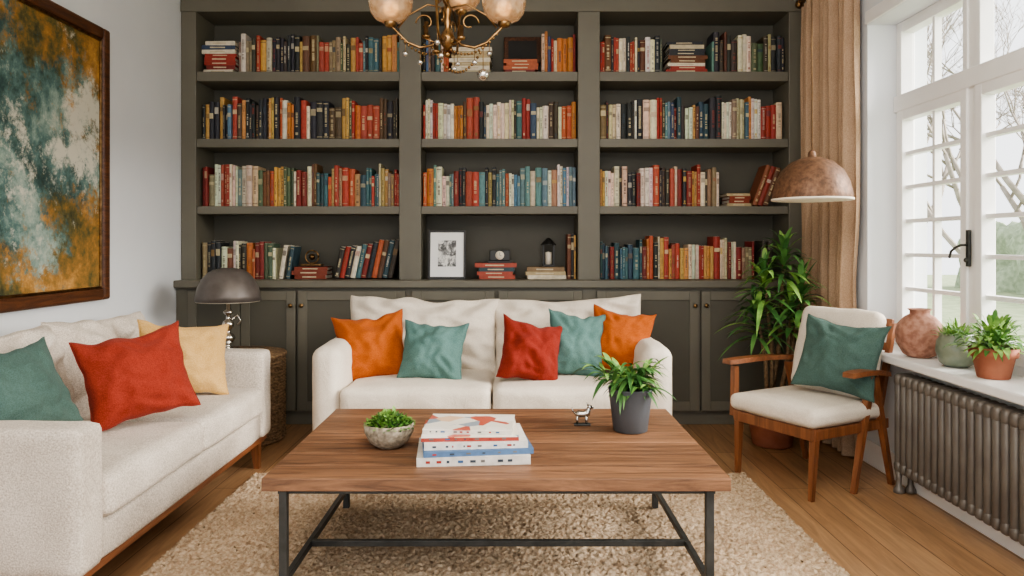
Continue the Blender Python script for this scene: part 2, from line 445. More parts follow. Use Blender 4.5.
def door(xa, xb, z0=.10, z1=.895):
    y = 4.908; st = .062
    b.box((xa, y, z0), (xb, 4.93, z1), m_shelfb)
    b.box((xa+.003, y-.008, z0), (xa+st, 4.93, z1), m_shelf, .003)
    b.box((xb-st, y-.008, z0), (xb-.003, 4.93, z1), m_shelf, .003)
    b.box((xa+st, y-.008, z0), (xb-st, 4.93, z0+st), m_shelf, .003)
    b.box((xa+st, y-.008, z1-st), (xb-st, 4.93, z1), m_shelf, .003)
    b.box((xa+st+.006, y+.008, z0+st+.006), (xb-st-.006, 4.93, z1-st-.006), m_shelf, .003)
for xa, xb, kn in ((dx(190), dx(243), 0), (dx(243), dx(298), 1), (dx(300), dx(407), -1), (dx(413), dx(496), 1), (dx(499), dx(583), -1),
                   (dx(597), dx(699), 1), (dx(701), dx(795), -1)):
    door(xa, xb)
    if kn:
        kx = xb-.03 if kn > 0 else xa+.03
        b.lathe([(.006, 0), (.006, .012), (.014, .018), (.014, .026), (.008, .03), (0, .03)], m_brass, M=Matrix.Translation((kx, 4.9, .8)) @ Matrix.Rotation(R(90), 4, 'X'), seg=14)
b.done()

# ---------------------------------------------------------------- books
PAL = ['#2b2d30', '#33353a', '#3a3632', '#443d35', '#e0d5bf', '#e6dcc8', '#cabc9d', '#9f392c', '#a84a39', '#7e2e27', '#b35d3a', '#bd7a3f',
       '#c79a58', '#b59a63', '#374f57', '#486a6f', '#6a8785', '#56634c', '#634532', '#725036', '#d6ccb8', '#3f4d66', '#a3886a', '#d2c6ad', '#ae503e', '#8a7a61', '#5b7f96']
def book(b, x, y, z, w, h, d, col, lean=0.0, pal=PAL):
    M = Matrix.Translation((x, y, z)) @ Matrix.Rotation(lean, 4, 'Y')
    r = w*.22
    prof = [(0, r), (w*.2, r*.3), (w*.5, 0), (w*.8, r*.3), (w, r), (w, d), (0, d)]
    n = len(prof)
    vs = [(p[0], p[1], 0) for p in prof]+[(p[0], p[1], h) for p in prof]
    fs = [tuple(reversed(range(n))), tuple(range(n, 2*n))]+[(i, (i+1) % n, n+(i+1) % n, n+i) for i in range(n)]
    b.add(vs, fs, m_book, False, M, col)
    b.box((w*.12, r+.004, h-.0005), (w*.88, d-.003, h+.0008), m_paper, M=M)
    k = random.random(); lum = sum(col[:3])/3
    ink = lin('#d9c9a0') if lum < .25 else lin('#4a3c33')
    if random.random() < .35: ink = lin(random.choice(['#c9a54e', '#9c3c2c', '#dcd5c5', '#33434f', '#8a6a3a']))
    mixk = random.uniform(.35, .85); ink = tuple(ink[i]*mixk+col[i]*(1-mixk) for i in range(3))+(1,)
    e = .0012
    if k < .4:
        z0 = h*random.uniform(.55, .72); z1 = z0+h*random.uniform(.08, .18)
        b.box((w*.1, -e, z0), (w*.9, r*.5, z1), m_book, M=M, col=ink)
    if k > .45:
        zz = h*random.uniform(.25, .35); ze = h*random.uniform(.6, .88); st = h*.035
        while zz < ze:
            if random.random() < .8: b.box((w*.33, -e*1.4, zz), (w*.67, r*.5, zz+st*random.uniform(.5, .85)), m_book, M=M, col=ink)
            zz += st
    if random.random() < .5:
        for zz in (h*.06, h*.92):
            b.box((w*.1, -e, zz), (w*.9, r*.5, zz+h*.018), m_book, M=M, col=ink)
    if random.random() < .3:
        b.box((w*.3, -e, h*.1), (w*.7, r*.5, h*.16), m_book, M=M, col=ink)
def row(name, x0, x1, z, hlo=.22, hhi=.285, pal=PAL):
    b = MB(name); x = x0; run = 0; last = None
    while x < x1-.012:
        if run <= 0:
            run = random.choice([1, 1, 1, 1, 1, 1, 2, 2, 3]); bc = last
            while bc == last: bc = random.choice(pal+random.sample(PAL, 5))
            last = bc; bh = random.uniform(hlo, hhi); bw = random.choice([random.uniform(.015, .025), random.uniform(.024, .045)])
        run -= 1
        w = min(bw*random.uniform(.9, 1.1), x1-x)
        c = lin(bc); c = tuple(q*random.uniform(.9, 1.2) for q in c[:3])+(1,)
        book(b, x, 5.045+random.uniform(0, .03), z+.0005, w-.001, bh*random.uniform(.96, 1.03), .17, c)
        x += w
    return b
def leaners(b, xs, z, h, ang, ws=.03, cols=None):
    for i, x in enumerate(xs):
        c = lin((cols or PAL)[i % len(cols or PAL)])
        w = ws; a = R(ang)
        lift = w*math.sin(a) if a > 0 else 0
        book(b, x, 5.05, z+lift+.001, w, h*(1-.03*(i % 3)), .17, c, a)
def hstack(b, x0, x1, z, n, th=.022, yaw=0, cols=None):
    for i in range(n):
        w = x1-x0; j = random.uniform(-.01, .01); s_ = random.uniform(.82, 1)
        M = Matrix.Translation(((x0+x1)/2+j, 5.15, z)) @ Matrix.Rotation(R(random.uniform(-3, 3)), 4, 'Z')
        c = lin(random.choice(cols or PAL)); t = th*random.uniform(.8, 1.2)
        W = w*s_/2
        b.box((-W, -.09, 0), (W, .09, t*.14), m_book, M=M, col=c); b.box((-W, -.09, t*.86), (W, .09, t), m_book, M=M, col=c)
        b.box((-W, -.09, t*.14), (W, -.084, t*.86), m_book, M=M, col=c)
        b.box((-W+.004, -.084, t*.14), (W-.004, .086, t*.86), m_paper, M=M)
        b.box((-W*.5, -.0912, t*.35), (W*.4, -.09, t*.65), m_book, M=M, col=lin('#cfc0a0'))
        z += t+.0004
    return z
Z1, Z2, Z3, Z4 = 2.376, 1.921, 1.464, .967
U = sx
warmp = ['#3a332c', '#9f392c', '#b35d3a', '#bd7a3f', '#443d35', '#e0d5bf', '#7e2e27', '#5d4634', '#7d4033', '#2b2d30', '#b8a47d']
b = row('book_row', U(236), U(399), Z1, .2, .27, ['#33353a', '#e0d5bf', '#cabc9d', '#443d35', '#c79a58', '#4a4035', '#a84a39', '#97826a', '#2b2d30', '#6a8785', '#3a3632', '#8a7a61'])
hstack(b, U(200), U(234), Z1, 8, .025, cols=['#9f392c', '#3a3632', '#e0d5bf', '#7e2e27', '#5d4634', '#3f4d66']); b.done()
row('book_row', U(199), U(399), Z2, .22, .295, ['#9f392c', '#33353a', '#e0d5bf', '#ae503e', '#5d4634', '#486a6f', '#c79a58', '#e6dcc8', '#2b2d30', '#bd7a3f']).done()
row('book_row', U(199), U(399), Z3, .21, .29, PAL+['#486a6f', '#e0d5bf', '#6a8785', '#a84a39', '#c79a58', '#e6dcc8']).done()
b = row('book_row', U(199), U(274), Z4, .2, .26, warmp)
leaners(b, [U(277), U(284)], Z4, .23, 9, .028, ['#e0d5bf', '#374f57'])
b.done()
b = MB('book_row'); hstack(b, U(290), U(326), Z4, 3, .026, cols=['#a5693a', '#e0d5bf', '#803a26'])
x = U(333)
for i in range(11):
    book(b, x, 5.05, Z4+.012, .034, .21+.07*(i/11)+random.uniform(-.01, .01), .17, lin(['#3a3632', '#9f392c', '#2b2d30', '#e0d5bf', '#486a6f', '#7e2e27', '#2b2d30', '#b35d3a', '#634532', '#374f57', '#443d35'][i]), R(12)); x += .0365
b.done()
b = row('book_row', U(423), U(449), Z1, .2, .25, ['#2b2d30', '#443d35'])
hstack(b, U(450), U(494), Z1, 7, .024, cols=['#e0d5bf', '#b8a47d', '#6d4327', '#cabc9d'])
hstack(b, U(503), U(540), Z1, 4, .022, cols=['#7e2e27', '#b35d3a', '#cabc9d']); b.done()
row('book_row', U(543), U(578), Z1, .23, .285, ['#9f392c', '#bd7a3f', '#33353a', '#7e2e27']).done()
row('book_row', U(423), U(578), Z2, .22, .285, ['#9f392c', '#33353a', '#e0d5bf', '#2b2d30', '#bd7a3f', '#cabc9d', '#374f57', '#4a4035', '#e0d5bf', '#b35d3a', '#e6dcc8']).done()
row('book_row', U(423), U(578), Z3, .21, .28, ['#e0d5bf', '#33353a', '#e6dcc8', '#2b2d30', '#cabc9d', '#374f57', '#c79a58', '#b35d3a', '#bd7a3f', '#6a8785', '#b59a63', '#e6dcc8']).done()
b = MB('book_stack'); zt = hstack(b, U(476), U(519), Z4, 4, .026, cols=['#9f392c', '#7e2e27', '#374f57', '#ae503e']); b.done()
b = MB('book_stack'); zt2 = hstack(b, U(526), U(567), Z4, 3, .026, cols=['#e0d5bf', '#8a7152', '#b8a47d']); b.done()
b = MB('mantel_clock')
b.box((U(488), 5.1, zt), (U(513), 5.17, zt+.014), m_black, .002); b.box((U(490), 5.105, zt+.014), (U(511), 5.165, zt+.09), m_black, .006)
b.lathe([(.03, 0), (.03, .004), (0, .004)], m_paper, M=Matrix.Translation((U(500.5), 5.106, zt+.053)) @ Matrix.Rotation(R(90), 4, 'X'), seg=20)
b.tube([(U(500.5), 5.1, zt+.053), (U(500.5), 5.1, zt+.075)], .0015, m_black, 5); b.tube([(U(500.5), 5.1, zt+.053), (U(500.5)+.014, 5.1, zt+.048)], .0015, m_black, 5)
b.done()
b = MB('metal_lantern')
cx, cy = U(551), 5.20
b.box((cx-.045, cy-.045, zt2), (cx+.045, cy+.045, zt2+.015), m_black, .003)
for i in (-1, 1):
    for j in (-1, 1): b.bar((cx+i*.036, cy+j*.036, zt2+.015), (cx+i*.036, cy+j*.036, zt2+.15), .008, .008, m_black)
b.lathe([(.055, .15), (.05, .16), (.03, .18), (.01, .2), (0, .2)], m_black, (cx, cy, zt2), 16)
b.lathe([(.022, .015), (.022, .1), (0, .105)], m_shadein, (cx, cy, zt2), 14)
b.done()
row('book_row', U(569), U(578), Z4, .29, .31, ['#b8a47d', '#8a7152']).done()
b = row('book_row', U(602), U(665), Z1, .21, .265, ['#33353a', '#e0d5bf', '#9f392c', '#a84a39', '#2b2d30', '#b35d3a'])
hstack(b, U(669), U(711), Z1, 9, .024, cols=['#cabc9d', '#33353a', '#9f392c', '#e0d5bf', '#6d4327']); b.done()
row('book_row', U(715), U(789), Z1, .2, .28, ['#33353a', '#e0d5bf', '#b8a47d', '#4a4035', '#6a8785', '#8a7152']).done()
row('book_row', U(602), U(789), Z2, .22, .295, ['#cabc9d', '#33353a', '#e0d5bf', '#2b2d30', '#b35d3a', '#374f57', '#e6dcc8', '#c79a58', '#9f392c', '#8a7152', '#443d35']).done()
b = row('book_row', U(602), U(724), Z3, .23, .285, ['#e0d5bf', '#33353a', '#2b2d30', '#9f392c', '#bd7a3f', '#7e2e27', '#cabc9d', '#443d35', '#e6dcc8']); b.done()
b = MB('book_stack'); hstack(b, U(730), U(755), Z3, 4, .022, cols=['#6d4327', '#b8a47d', '#8c3a22']); b.done()
b = MB('leaning_books')
leaners(b, [U(756)+i*.036 for i in range(3)], Z3, .29, 20, .034, ['#8a5235', '#8c3a2c', '#69462f']); b.done()
b = row('book_row', U(602), U(758), Z4, .21, .3, ['#9f392c', '#e0d5bf', '#374f57', '#cabc9d', '#a84a39', '#c79a58', '#33353a', '#b35d3a', '#486a6f', '#7e2e27', '#e6dcc8'])
leaners(b, [U(761), U(767)], Z4, .26, 8, .03, ['#443d35', '#4a4035']); b.done()
b = MB('dark_picture_frame')
M = Matrix.Translation((U(524), 5.22, 2.487)) @ Matrix.Rotation(R(-8), 4, 'X')
b.box((-.13, 0, .0), (.13, .02, .19), m_dkbrown, .004, M); b.box((-.1, -.003, .03), (.1, .001, .16), m_black, 0, M); b.done()
def art():
    m, nt, bb = newmat('ink_sketch'); mp = mapping(nt); n = noise_n(nt, mp.outputs[0], 16, 6, .7, 1)
    r = ramp(nt, [(.42, lin('#4c4c4c')), (.5, lin('#a8a8a6')), (.56, lin('#e8e6e0'))]); nt.links.new(n.outputs['Fac'], r.inputs['Fac'])
    nt.links.new(r.outputs['Color'], bb.inputs['Base Color']); return m
b = MB('framed_sketch')
M = Matrix.Translation((U(447), 5.05, Z4+.002)) @ Matrix.Rotation(R(-7), 4, 'X')
w, h = .128, .335
for lo, hi in (((-w, 0, 0), (-w+.014, .02, h)), ((w-.014, 0, 0), (w, .02, h)), ((-w+.001, .0005, 0), (w-.001, .0195, .014)), ((-w+.001, .0005, h-.014), (w-.001, .0195, h))):
    b.box(lo, hi, m_black, .002, M)
b.box((-w+.01, .008, .01), (w-.01, .018, h-.01), m_white, 0, M)
b.box((-.062, .006, .085), (.062, .01, h-.07), art(), 0, M); b.done()
b = MB('brass_trinket'); b.box((U(297), 5.1, Z4+.09), (U(318), 5.18, Z4+.102), m_brass, .003)
b.tube([(U(307.5)+.045*math.cos(a), 5.14, Z4+.15+.045*math.sin(a)) for a in [i*math.pi/10 for i in range(21)]], .006, m_brass)
b.sphere((U(307.5), 5.14, Z4+.15), .022, m_brass); b.done()

# ---------------------------------------------------------------- painting
b = MB('framed_abstract_painting')
y0, y1, z0, z1 = 2.5, 4.05, .905, 2.37; fw = .062; fx = XL+.045
b.box((XL+.002, y0+.03, z0+.03), (XL+.022, y1-.03, z1-.03), m_paint)
for lo, hi in (((XL+.001, y0, z0), (fx, y0+fw, z1)), ((XL+.001, y1-fw, z0), (fx, y1, z1)), ((XL+.001, y0+fw, z0), (fx-.0005, y1-fw, z0+fw)), ((XL+.001, y0+fw, z1-fw), (fx-.0005, y1-fw, z1))):
    b.box(lo, hi, m_dkbrown, .012, None)
for lo, hi in (((XL+.001, y0+fw, z0+fw), (fx-.012, y0+fw+.012, z1-fw)), ((XL+.001, y1-fw-.012, z0+fw), (fx-.012, y1-fw, z1-fw)), ((XL+.001, y0+fw, z0+fw), (fx-.0125, y1-fw, z0+fw+.012)), ((XL+.001, y0+fw, z1-fw-.012), (fx-.0125, y1-fw, z1-fw))):
    b.box(lo, hi, m_brass, .003)
b.done()

# ---------------------------------------------------------------- curtain + rod
b = MB('curtain')
ny, nz = 170, 44; vs = []; fs = []
for j in range(nz+1):
    z = .015+(2.76-.015)*j/nz
    for i in range(ny+1):
        t = i/ny; y = 4.11+.74*t
        ph = t*2*math.pi*8.5+.35*math.sin(z*1.3+t*5)
        am = .030+.012*math.sin(t*17+z*.6)
        gather = 1-.06*math.exp(-((z-.95)/.3)**2)
        yy = 4.85-(4.85-y)*gather
        vs.append((1.90+am*math.sin(ph)+.006*noise.noise(Vector((t*20, z*2, 0))), yy, z))
for j in range(nz):
    for i in range(ny):
        a = j*(ny+1)+i; fs.append((a, a+1, a+ny+2, a+ny+1))
b.add(vs, fs, m_curt, True); b.done()
b = MB('curtain_rod')
b.tube([(1.90, 1.3, 2.79), (1.90, 4.86, 2.79)], .014, m_brass, 12)
b.sphere((1.90, 4.885, 2.79), .03, m_brass); b.sphere((1.90, 1.28, 2.79), .03, m_brass)
for y in (1.45, 4.8): b.tube([(1.90, y, 2.79), (1.968, y, 2.79)], .01, m_brass, 8)
b.done()

# ---------------------------------------------------------------- rug
import numpy as np
def make_rug():
    X0, X1, Y0, Y1 = -1.335, 1.21, .9, 3.84; st = .0065
    nx = int((X1-X0)/st); ny = int((Y1-Y0)/st); rng = np.random.default_rng(3)
    xs = np.linspace(X0, X1, nx+1); ys = np.linspace(Y0, Y1, ny+1)
    gx, gy = np.meshgrid(xs, ys)
    z = .008+rng.random(gx.shape)*.014
    lo = rng.random((ny//3+2, nx//3+2)); lo = np.kron(lo, np.ones((3, 3)))[:ny+1, :nx+1]; z += lo*.006
    gx = gx+rng.normal(0, .0024, gx.shape); gy = gy+rng.normal(0, .0024, gy.shape)
    z[0, :] = z[-1, :] = 0.002; z[:, 0] = z[:, -1] = .002
    jit = rng.normal(0, .008, gx.shape); gx[:, 0] += jit[:, 0]; gx[:, -1] += jit[:, -1]; gy[0] += jit[0]; gy[-1] += jit[-1]
    co = np.stack([gx, gy, z], -1).reshape(-1, 3)
    a = (np.arange(ny)[:, None]*(nx+1)+np.arange(nx)[None, :]).ravel()
    f = np.stack([a, a+1, a+nx+2, a+nx+1], -1)
    me = bpy.data.meshes.new('shag_rug'); me.vertices.add(len(co)); me.vertices.foreach_set('co', co.ravel().astype('f'))
    me.loops.add(f.size); me.loops.foreach_set('vertex_index', f.ravel().astype('i'))
    me.polygons.add(len(f)); me.polygons.foreach_set('loop_start', (np.arange(len(f))*4).astype('i'))
    me.polygons.foreach_set('loop_total', np.full(len(f), 4, 'i'))
    me.update(calc_edges=True); me.validate()
    m, nt, bb = newmat('shag_wool'); mp = mapping(nt); n = noise_n(nt, mp.outputs[0], 70, 3); n2 = noise_n(nt, mp.outputs[0], 4, 3)
    r = ramp(nt, [(.35, lin('#b3987c')), (.6, lin('#d3bda2'))]); nt.links.new(n.outputs['Fac'], r.inputs['Fac'])
    r2 = ramp(nt, [(.35, (.86, .85, .84, 1)), (.6, (1, 1, 1, 1))]); nt.links.new(n2.outputs['Fac'], r2.inputs['Fac'])
    mx = nt.nodes.new('ShaderNodeMixRGB'); mx.blend_type = 'MULTIPLY'; mx.inputs[0].default_value = 1
    nt.links.new(r.outputs['Color'], mx.inputs[1]); nt.links.new(r2.outputs['Color'], mx.inputs[2])
    nt.links.new(mx.outputs[0], bb.inputs['Base Color']); bb.inputs['Roughness'].default_value = 1
    bb.inputs['Specular IOR Level'].default_value = .1
    me.materials.append(m)
    o = bpy.data.objects.new('shag_rug', me); bpy.context.collection.objects.link(o)
make_rug()

# ---------------------------------------------------------------- coffee table
b = MB('coffee_table')
TX0, TX1, TY0, TY1, TZ = -.80, .70, 2.36, 3.37, .455
nb = 7; bw = (TY1-TY0)/nb
for i in range(nb):
    ya = TY0+i*bw; b.box((TX0, ya+.0008, TZ-.042), (TX1, ya+bw-.0008, TZ), m_walnut, .003, col=(random.random(), random.random(), random.random(), 1))
b.box((TX0+.04, TY0+.04, TZ-.062), (TX1-.04, TY1-.04, TZ-.043), m_steel)
lx0, lx1, ly0, ly1, lw = TX0+.06, TX1-.06, TY0+.04, TY1-.06, .026
for x in (lx0, lx1):
    for y in (ly0, ly1):
        b.box((x-lw/2, y-lw/2, .026), (x+lw/2, y+lw/2, TZ-.05), m_steel, .002)
    b.box((x-.010, ly0, .098), (x+.010, ly1, .120), m_steel, .002)
b.box((lx0, ly1-.010, .097), (lx1, ly1+.010, .119), m_steel, .002)
b.box((lx0, 2.70, .099), (lx1, 2.72, .121), m_steel, .002)
b.done()

b = MB('coffee_table_books')
def tbook(x, y, z, w, d, t, yaw, col, top=None):
    M = Matrix.Translation((x, y, z)) @ Matrix.Rotation(R(yaw), 4, 'Z')
    c = lin(col)
    b.box((-w/2, -d/2, 0), (w/2, d/2, .003), m_book, M=M, col=c)
    if top: b.box((-w/2, -d/2, t-.003), (w/2, d/2, t), top, M=M)
    else: b.box((-w/2, -d/2, t-.003), (w/2, d/2, t), m_book, M=M, col=c)
    b.box((-w/2+.0002, -d/2+.0002, .0002), (w/2-.0002, -d/2+.004, t-.0002), m_book, M=M, col=c)
    b.box((-w/2+.004, -d/2+.004, .003), (w/2-.005, d/2-.004, t-.003), m_paper, M=M)
    xx = -.42
    while xx < .4:
        ww = random.uniform(.012, .05)
        b.box((w*xx, -d/2-.0008, t*.36), (w*(xx+ww), -d/2, t*.64), m_book, M=M, col=lin(random.choice(['#3a5f8a', '#9c3226', '#39434d', '#6d6a66'])))
        xx += ww+random.uniform(.01, .12)
z = TZ+.0005
for (x, y, w, d, t, yaw, col, top) in ((-.14, 2.63, .385, .27, .030, 5, '#d5d0c8', None), (-.13, 2.64, .375, .27, .018, 8, '#557499', None),
        (-.135, 2.65, .355, .26, .022, 6, '#dfdcd6', None), (-.15, 2.66, .335, .25, .016, 3, '#a84437', m_art), (-.15, 2.68, .31, .235, .017, -3, '#dfd9cf', m_art)):
    tbook(x, y, z, w, d, t, yaw, col, top); z += t+.0005
b.done()

def clump(b, c, r, h, n, m, L=.04, w=.008):
    for i in range(n):
        a = random.uniform(0, 2*math.pi); q = r*math.sqrt(random.random())
        p = Vector(c)+Vector((q*math.cos(a), q*math.sin(a), h*(1-(q/r)**2)*random.uniform(.2, 1)))
        d = Vector((math.cos(a)*q/r+random.uniform(-.5, .5), math.sin(a)*q/r+random.uniform(-.5, .5), random.uniform(.4, 1.2)))
        b.leaf(p, d, L*random.uniform(.6, 1.1), w, random.uniform(0, .6), m, 4)
b = MB('succulent_bowl')
c = (-.455, 2.74, TZ+.0005)
b.lathe([(.045, 0), (.072, .02), (.09, .055), (.093, .085), (.088, .088), (.083, .078), (.0, .076)], m_cpot, c, 36)
clump(b, (c[0], c[1], c[2]+.075), .084, .055, 480, m_leafl, .024, .013); clump(b, (c[0], c[1], c[2]+.072), .08, .04, 300, m_leafd, .026, .012)
b.done()
b = MB('potted_leafy_plant')
c = Vector((.475, 2.97, TZ+.0005))
b.lathe([(.062, 0), (.068, .004), (.088, .165), (.09, .172), (.084, .173), (.08, .155), (0, .155)], m_gpot, c, 40)
b.lathe([(.079, .156), (0, .16)], m_soil, c, 24)
top = c+Vector((0, 0, .155))
for i in range(17):
    a = i*2.4; e = R(random.uniform(18, 80)); L = random.uniform(.1, .24)
    d0 = Vector((math.cos(a)*math.cos(e), math.sin(a)*math.cos(e), math.sin(e)))
    end = top+d0*L*.8+Vector((0, 0, -.01)); b.tube([top, top+d0*L*.4+Vector((0, 0, .01)), end], .0025, m_leafd, 5)
    for k in range(11):
        t = .25+.75*k/10; p = top.lerp(end, t)
        aa = a+(1 if k % 2 else -1)*random.uniform(.2, 1.2); ee = R(random.uniform(0, 60))
        d = Vector((math.cos(aa)*math.cos(ee), math.sin(aa)*math.cos(ee), math.sin(ee)))
        b.leaf(p, d, random.uniform(.08, .13), random.uniform(.016, .024), random.uniform(.2, .9), random.choice([m_leaf, m_leafd, m_leaf, m_leafl]))
b.done()
# small pewter dog-like figurine
b = MB('pewter_figurine')
c = Vector((.29, 3.06, TZ+.0005))
b.box(c+Vector((-.034, -.016, 0)), c+Vector((.034, .016, .007)), m_steel, .003)
for ox in (-.022, .018):
    for oy in (-.008, .008): b.tube([c+Vector((ox, oy, .006)), c+Vector((ox*.9, oy, .038))], [.004, .006], m_chrome, 8)
b.tube([c+Vector((-.03, 0, .045)), c+Vector((-.018, 0, .046)), c+Vector((.005, 0, .046)), c+Vector((.022, 0, .05)), c+Vector((.028, 0, .066)), c+Vector((.030, 0, .072))], [.006, .014, .013, .015, .010, .009], m_chrome, 12)
b.tube([c+Vector((.024, 0, .076)), c+Vector((.034, 0, .074)), c+Vector((.047, 0, .069))], [.010, .010, .004], m_chrome, 10)
b.tube([c+Vector((.024, -.006, .08)), c+Vector((.020, -.009, .092))], [.004, .001], m_chrome, 6); b.tube([c+Vector((.024, .006, .08)), c+Vector((.020, .009, .092))], [.004, .001], m_chrome, 6)
b.tube([c+Vector((-.028, 0, .047)), c+Vector((-.04, 0, .06)), c+Vector((-.042, 0, .074))], [.004, .003, .0015], m_chrome, 6)
b.done()

# ---------------------------------------------------------------- back sofa
b = MB('loveseat_sofa')
SX0, SX1, SY0, SY1 = -1.06, .85, 3.88, 4.82
b.cushion((SX0+.05, SY0+.03, .13), (SX1-.05, SY1-.02, .33), m_linen, .03, (0, 0, 0), n=10, wr=.002)
b.cushion((SX0, SY0, .12), (SX0+.16, SY1-.03, .66), m_linen, .06, (.01, .012, .01), n=16, seed=1)
b.cushion((SX1-.16, SY0, .12), (SX1, SY1-.03, .66), m_linen, .06, (.01, .012, .01), n=16, seed=2)
b.cushion((SX0+.08, SY1-.2, .2), (SX1-.08, SY1, .75), m_linen, .06, (0, .01, .01), n=14, seed=3)
xm = (SX0+SX1)/2
b.cushion((SX0+.155, SY0-.02, .31), (xm-.003, SY1-.2, .45), m_linen, .04, (.004, .012, .018), n=22, wr=.010, seed=4)
b.cushion((xm+.003, SY0-.02, .31), (SX1-.155, SY1-.2, .45), m_linen, .04, (.004, .012, .018), n=22, wr=.010, seed=5)
for i, (xc) in enumerate(((423-513)*4.5/F, (570-513)*4.5/F)):
    b.pillow(.92, .48, .24, m_linen, PM((xc, SY1-.29, .647), 0, 14, (-1.5, 2)[i]), seed=31+i, n=44, conc=.07, sag=.034, ex=.45, wrk=2.0)
for x in (SX0+.09, SX1-.09):
    for y in (SY0+.08, SY1-.1): b.bar((x, y, 0), (x, y, .135), .035, .05, m_legw)
b.done()
def pil(name, u, v, d, w, h, m, yaw=0, tilt=18, roll=0, t=.17, seed=0):
    b = MB(name); p = P(u, v, d); b.pillow(w, h, t, m, PM(p, yaw, tilt, roll), seed); return b.done()
pil('throw_pillow', 372, 347, 4.24, .41, .40, m_orange, 8, 20, 7, .2, seed=1)
pil('throw_pillow', 434, 351, 4.15, .37, .345, m_teal, -4, 22, -4, .18, seed=2)
pil('throw_pillow', 621, 341, 4.27, .365, .385, m_orange, -8, 20, -9, .19, seed=3)
pil('throw_pillow', 577, 344, 4.22, .34, .39, m_teal, 5, 20, -7, .18, seed=4)
pil('throw_pillow', 532, 351, 4.10, .355, .36, m_redd, 14, 22, -12, .18, seed=5)

# ---------------------------------------------------------------- left sofa
b = MB('three_seat_sofa')
x0, x1, y0, y1 = -2.19, -1.32, 2.26, 4.07
b.cushion((x0, y0, .17), (x1, y0+.145, .635), m_oat, .028, (0, 0, .0), n=14, wr=.003)
b.cushion((x0, y1-.145, .17), (x1, y1, .635), m_oat, .028, (0, 0, .0), n=14, wr=.003)
b.cushion((x0+.02, y0+.13, .17), (x1-.01, y1-.13, .305), m_oat, .02, (0, 0, 0), n=8, wr=.001)
b.cushion((x0, y0+.13, .2), (x0+.14, y1-.13, .70), m_oat, .04, (0, 0, 0), n=10, wr=.002)
ym = (y0+y1)/2
for i, (ya, yb) in enumerate(((y0+.148, ym-.002), (ym+.002, y1-.148))):
    b.cushion((x0+.13, ya, .305), (x1+.01, yb, .45), m_oat, .035, (.01, .003, .014), n=20, wr=.006, seed=i+3)
    b.pillow((yb-ya)+.07, .46, .22, m_oat, PM((x0+.25, (ya+yb)/2, .635), 90, 14, (1, -2)[i]), seed=41+i, n=40, conc=.06, sag=.022, ex=.42, wrk=1.8)
b.box((x0+.03, y0+.02, .145), (x1-.02, y1-.02, .172), m_legh, .004)
for y in (y0+.09, y1-.09):
    b.bar((x1-.05, y, 0), (x1-.06, y, .15), .028, .05, m_legw); b.bar((x0+.1, y, 0), (x0+.1, y, .15), .028, .05, m_legw)
b.done()
pil('throw_pillow', 20, 391, 2.66, .40, .36, m_teald, 76, 28, 3, .17, seed=11)
pil('throw_pillow', 138, 375, 3.05, .42, .38, m_red, 38, 22, 9, .2, seed=12)
pil('throw_pillow', 185, 358, 3.62, .43, .37, m_yel, 40, 22, -7, .17, seed=13)

# ---------------------------------------------------------------- side table + lamp
b = MB('wicker_side_table')
c = (-1.71, 4.56, 0)
prof = [(.28, 0.001)]
for i in range(26):
    z = .01+i*.0195; prof += [(.286, z), (.30, z+.006), (.30, z+.013)]
prof += [(.286, .52)]
b.lathe(prof, m_wick, c, 120, smooth=False, wob=lambda a, z: 1+.018*math.sin(a*30+(int((z-.01)/.0195+.001) % 2)*math.pi))
b.lathe([(.305, .515), (.31, .52), (.31, .532), (.305, .537), (0, .537)], m_wick, c, 48); b.done()
b = MB('table_lamp')
c = (-1.765, 4.6, .538)
b.lathe([(.085, 0), (.088, .006), (.08, .014), (.035, .022), (.018, .035), (.016, .05), (.036, .065), (.044, .085), (.036, .105), (.016, .118), (.015, .135), (.032, .15), (.037, .17), (.03, .19), (.014, .2), (.013, .225), (.03, .24), (.03, .25), (.012, .262), (.01, .42), (0, .42)], m_chrome, c, 28)
b.tube([(c[0]+.02, c[1], c[2]+.2), (c[0]+.06, c[1], c[2]+.225), (c[0]+.08, c[1], c[2]+.19), (c[0]+.055, c[1], c[2]+.165)], .006, m_chrome)
sh = [(.195, .315), (.192, .35), (.18, .4), (.155, .45), (.12, .49), (.085, .51), (.03, .52), (0, .521)]
b.lathe(sh, m_greysh, c, 40)
b.lathe([(r*.975, z-.004) for r, z in sh], m_shadein, c, 40)
b.sphere((c[0], c[1], c[2]+.41), .028, m_shadein); b.done()

# ---------------------------------------------------------------- armchair
th = R(-61.3); CM = Matrix.Translation((1.525, 3.80, 0)) @ Matrix.Rotation(th, 4, 'Z')
b = MB('wooden_armchair')
b.bar((.235, -.27, 0), (.24, -.25, .34), .022, .036, m_legw, CM)
b.bar((-.225, -.27, 0), (-.235, -.25, .34), .022, .036, m_legw, CM)
AX = .258
for s_ in (1, -1):
    b.bar((AX*s_, .29, 0), (AX*s_, .15, .555), .024, .036, m_legw, CM)
b.bar((AX, -.0, 0), (AX, .13, .555), .024, .036, m_legw, CM)
b.bar((-.27, -.25, .30), (-.275, -.24, .56), .034, .03, m_legw, CM)
b.box((-.25, -.275, .28), (.25, -.245, .335), m_legw, .004, CM)
b.box((-.25, .22, .28), (.25, .25, .335), m_legw, .004, CM)
for s_ in (1, -1): b.box((s_*.245-.014, -.27, .285), (s_*.245+.014, .27, .334), m_legw, .004, CM)
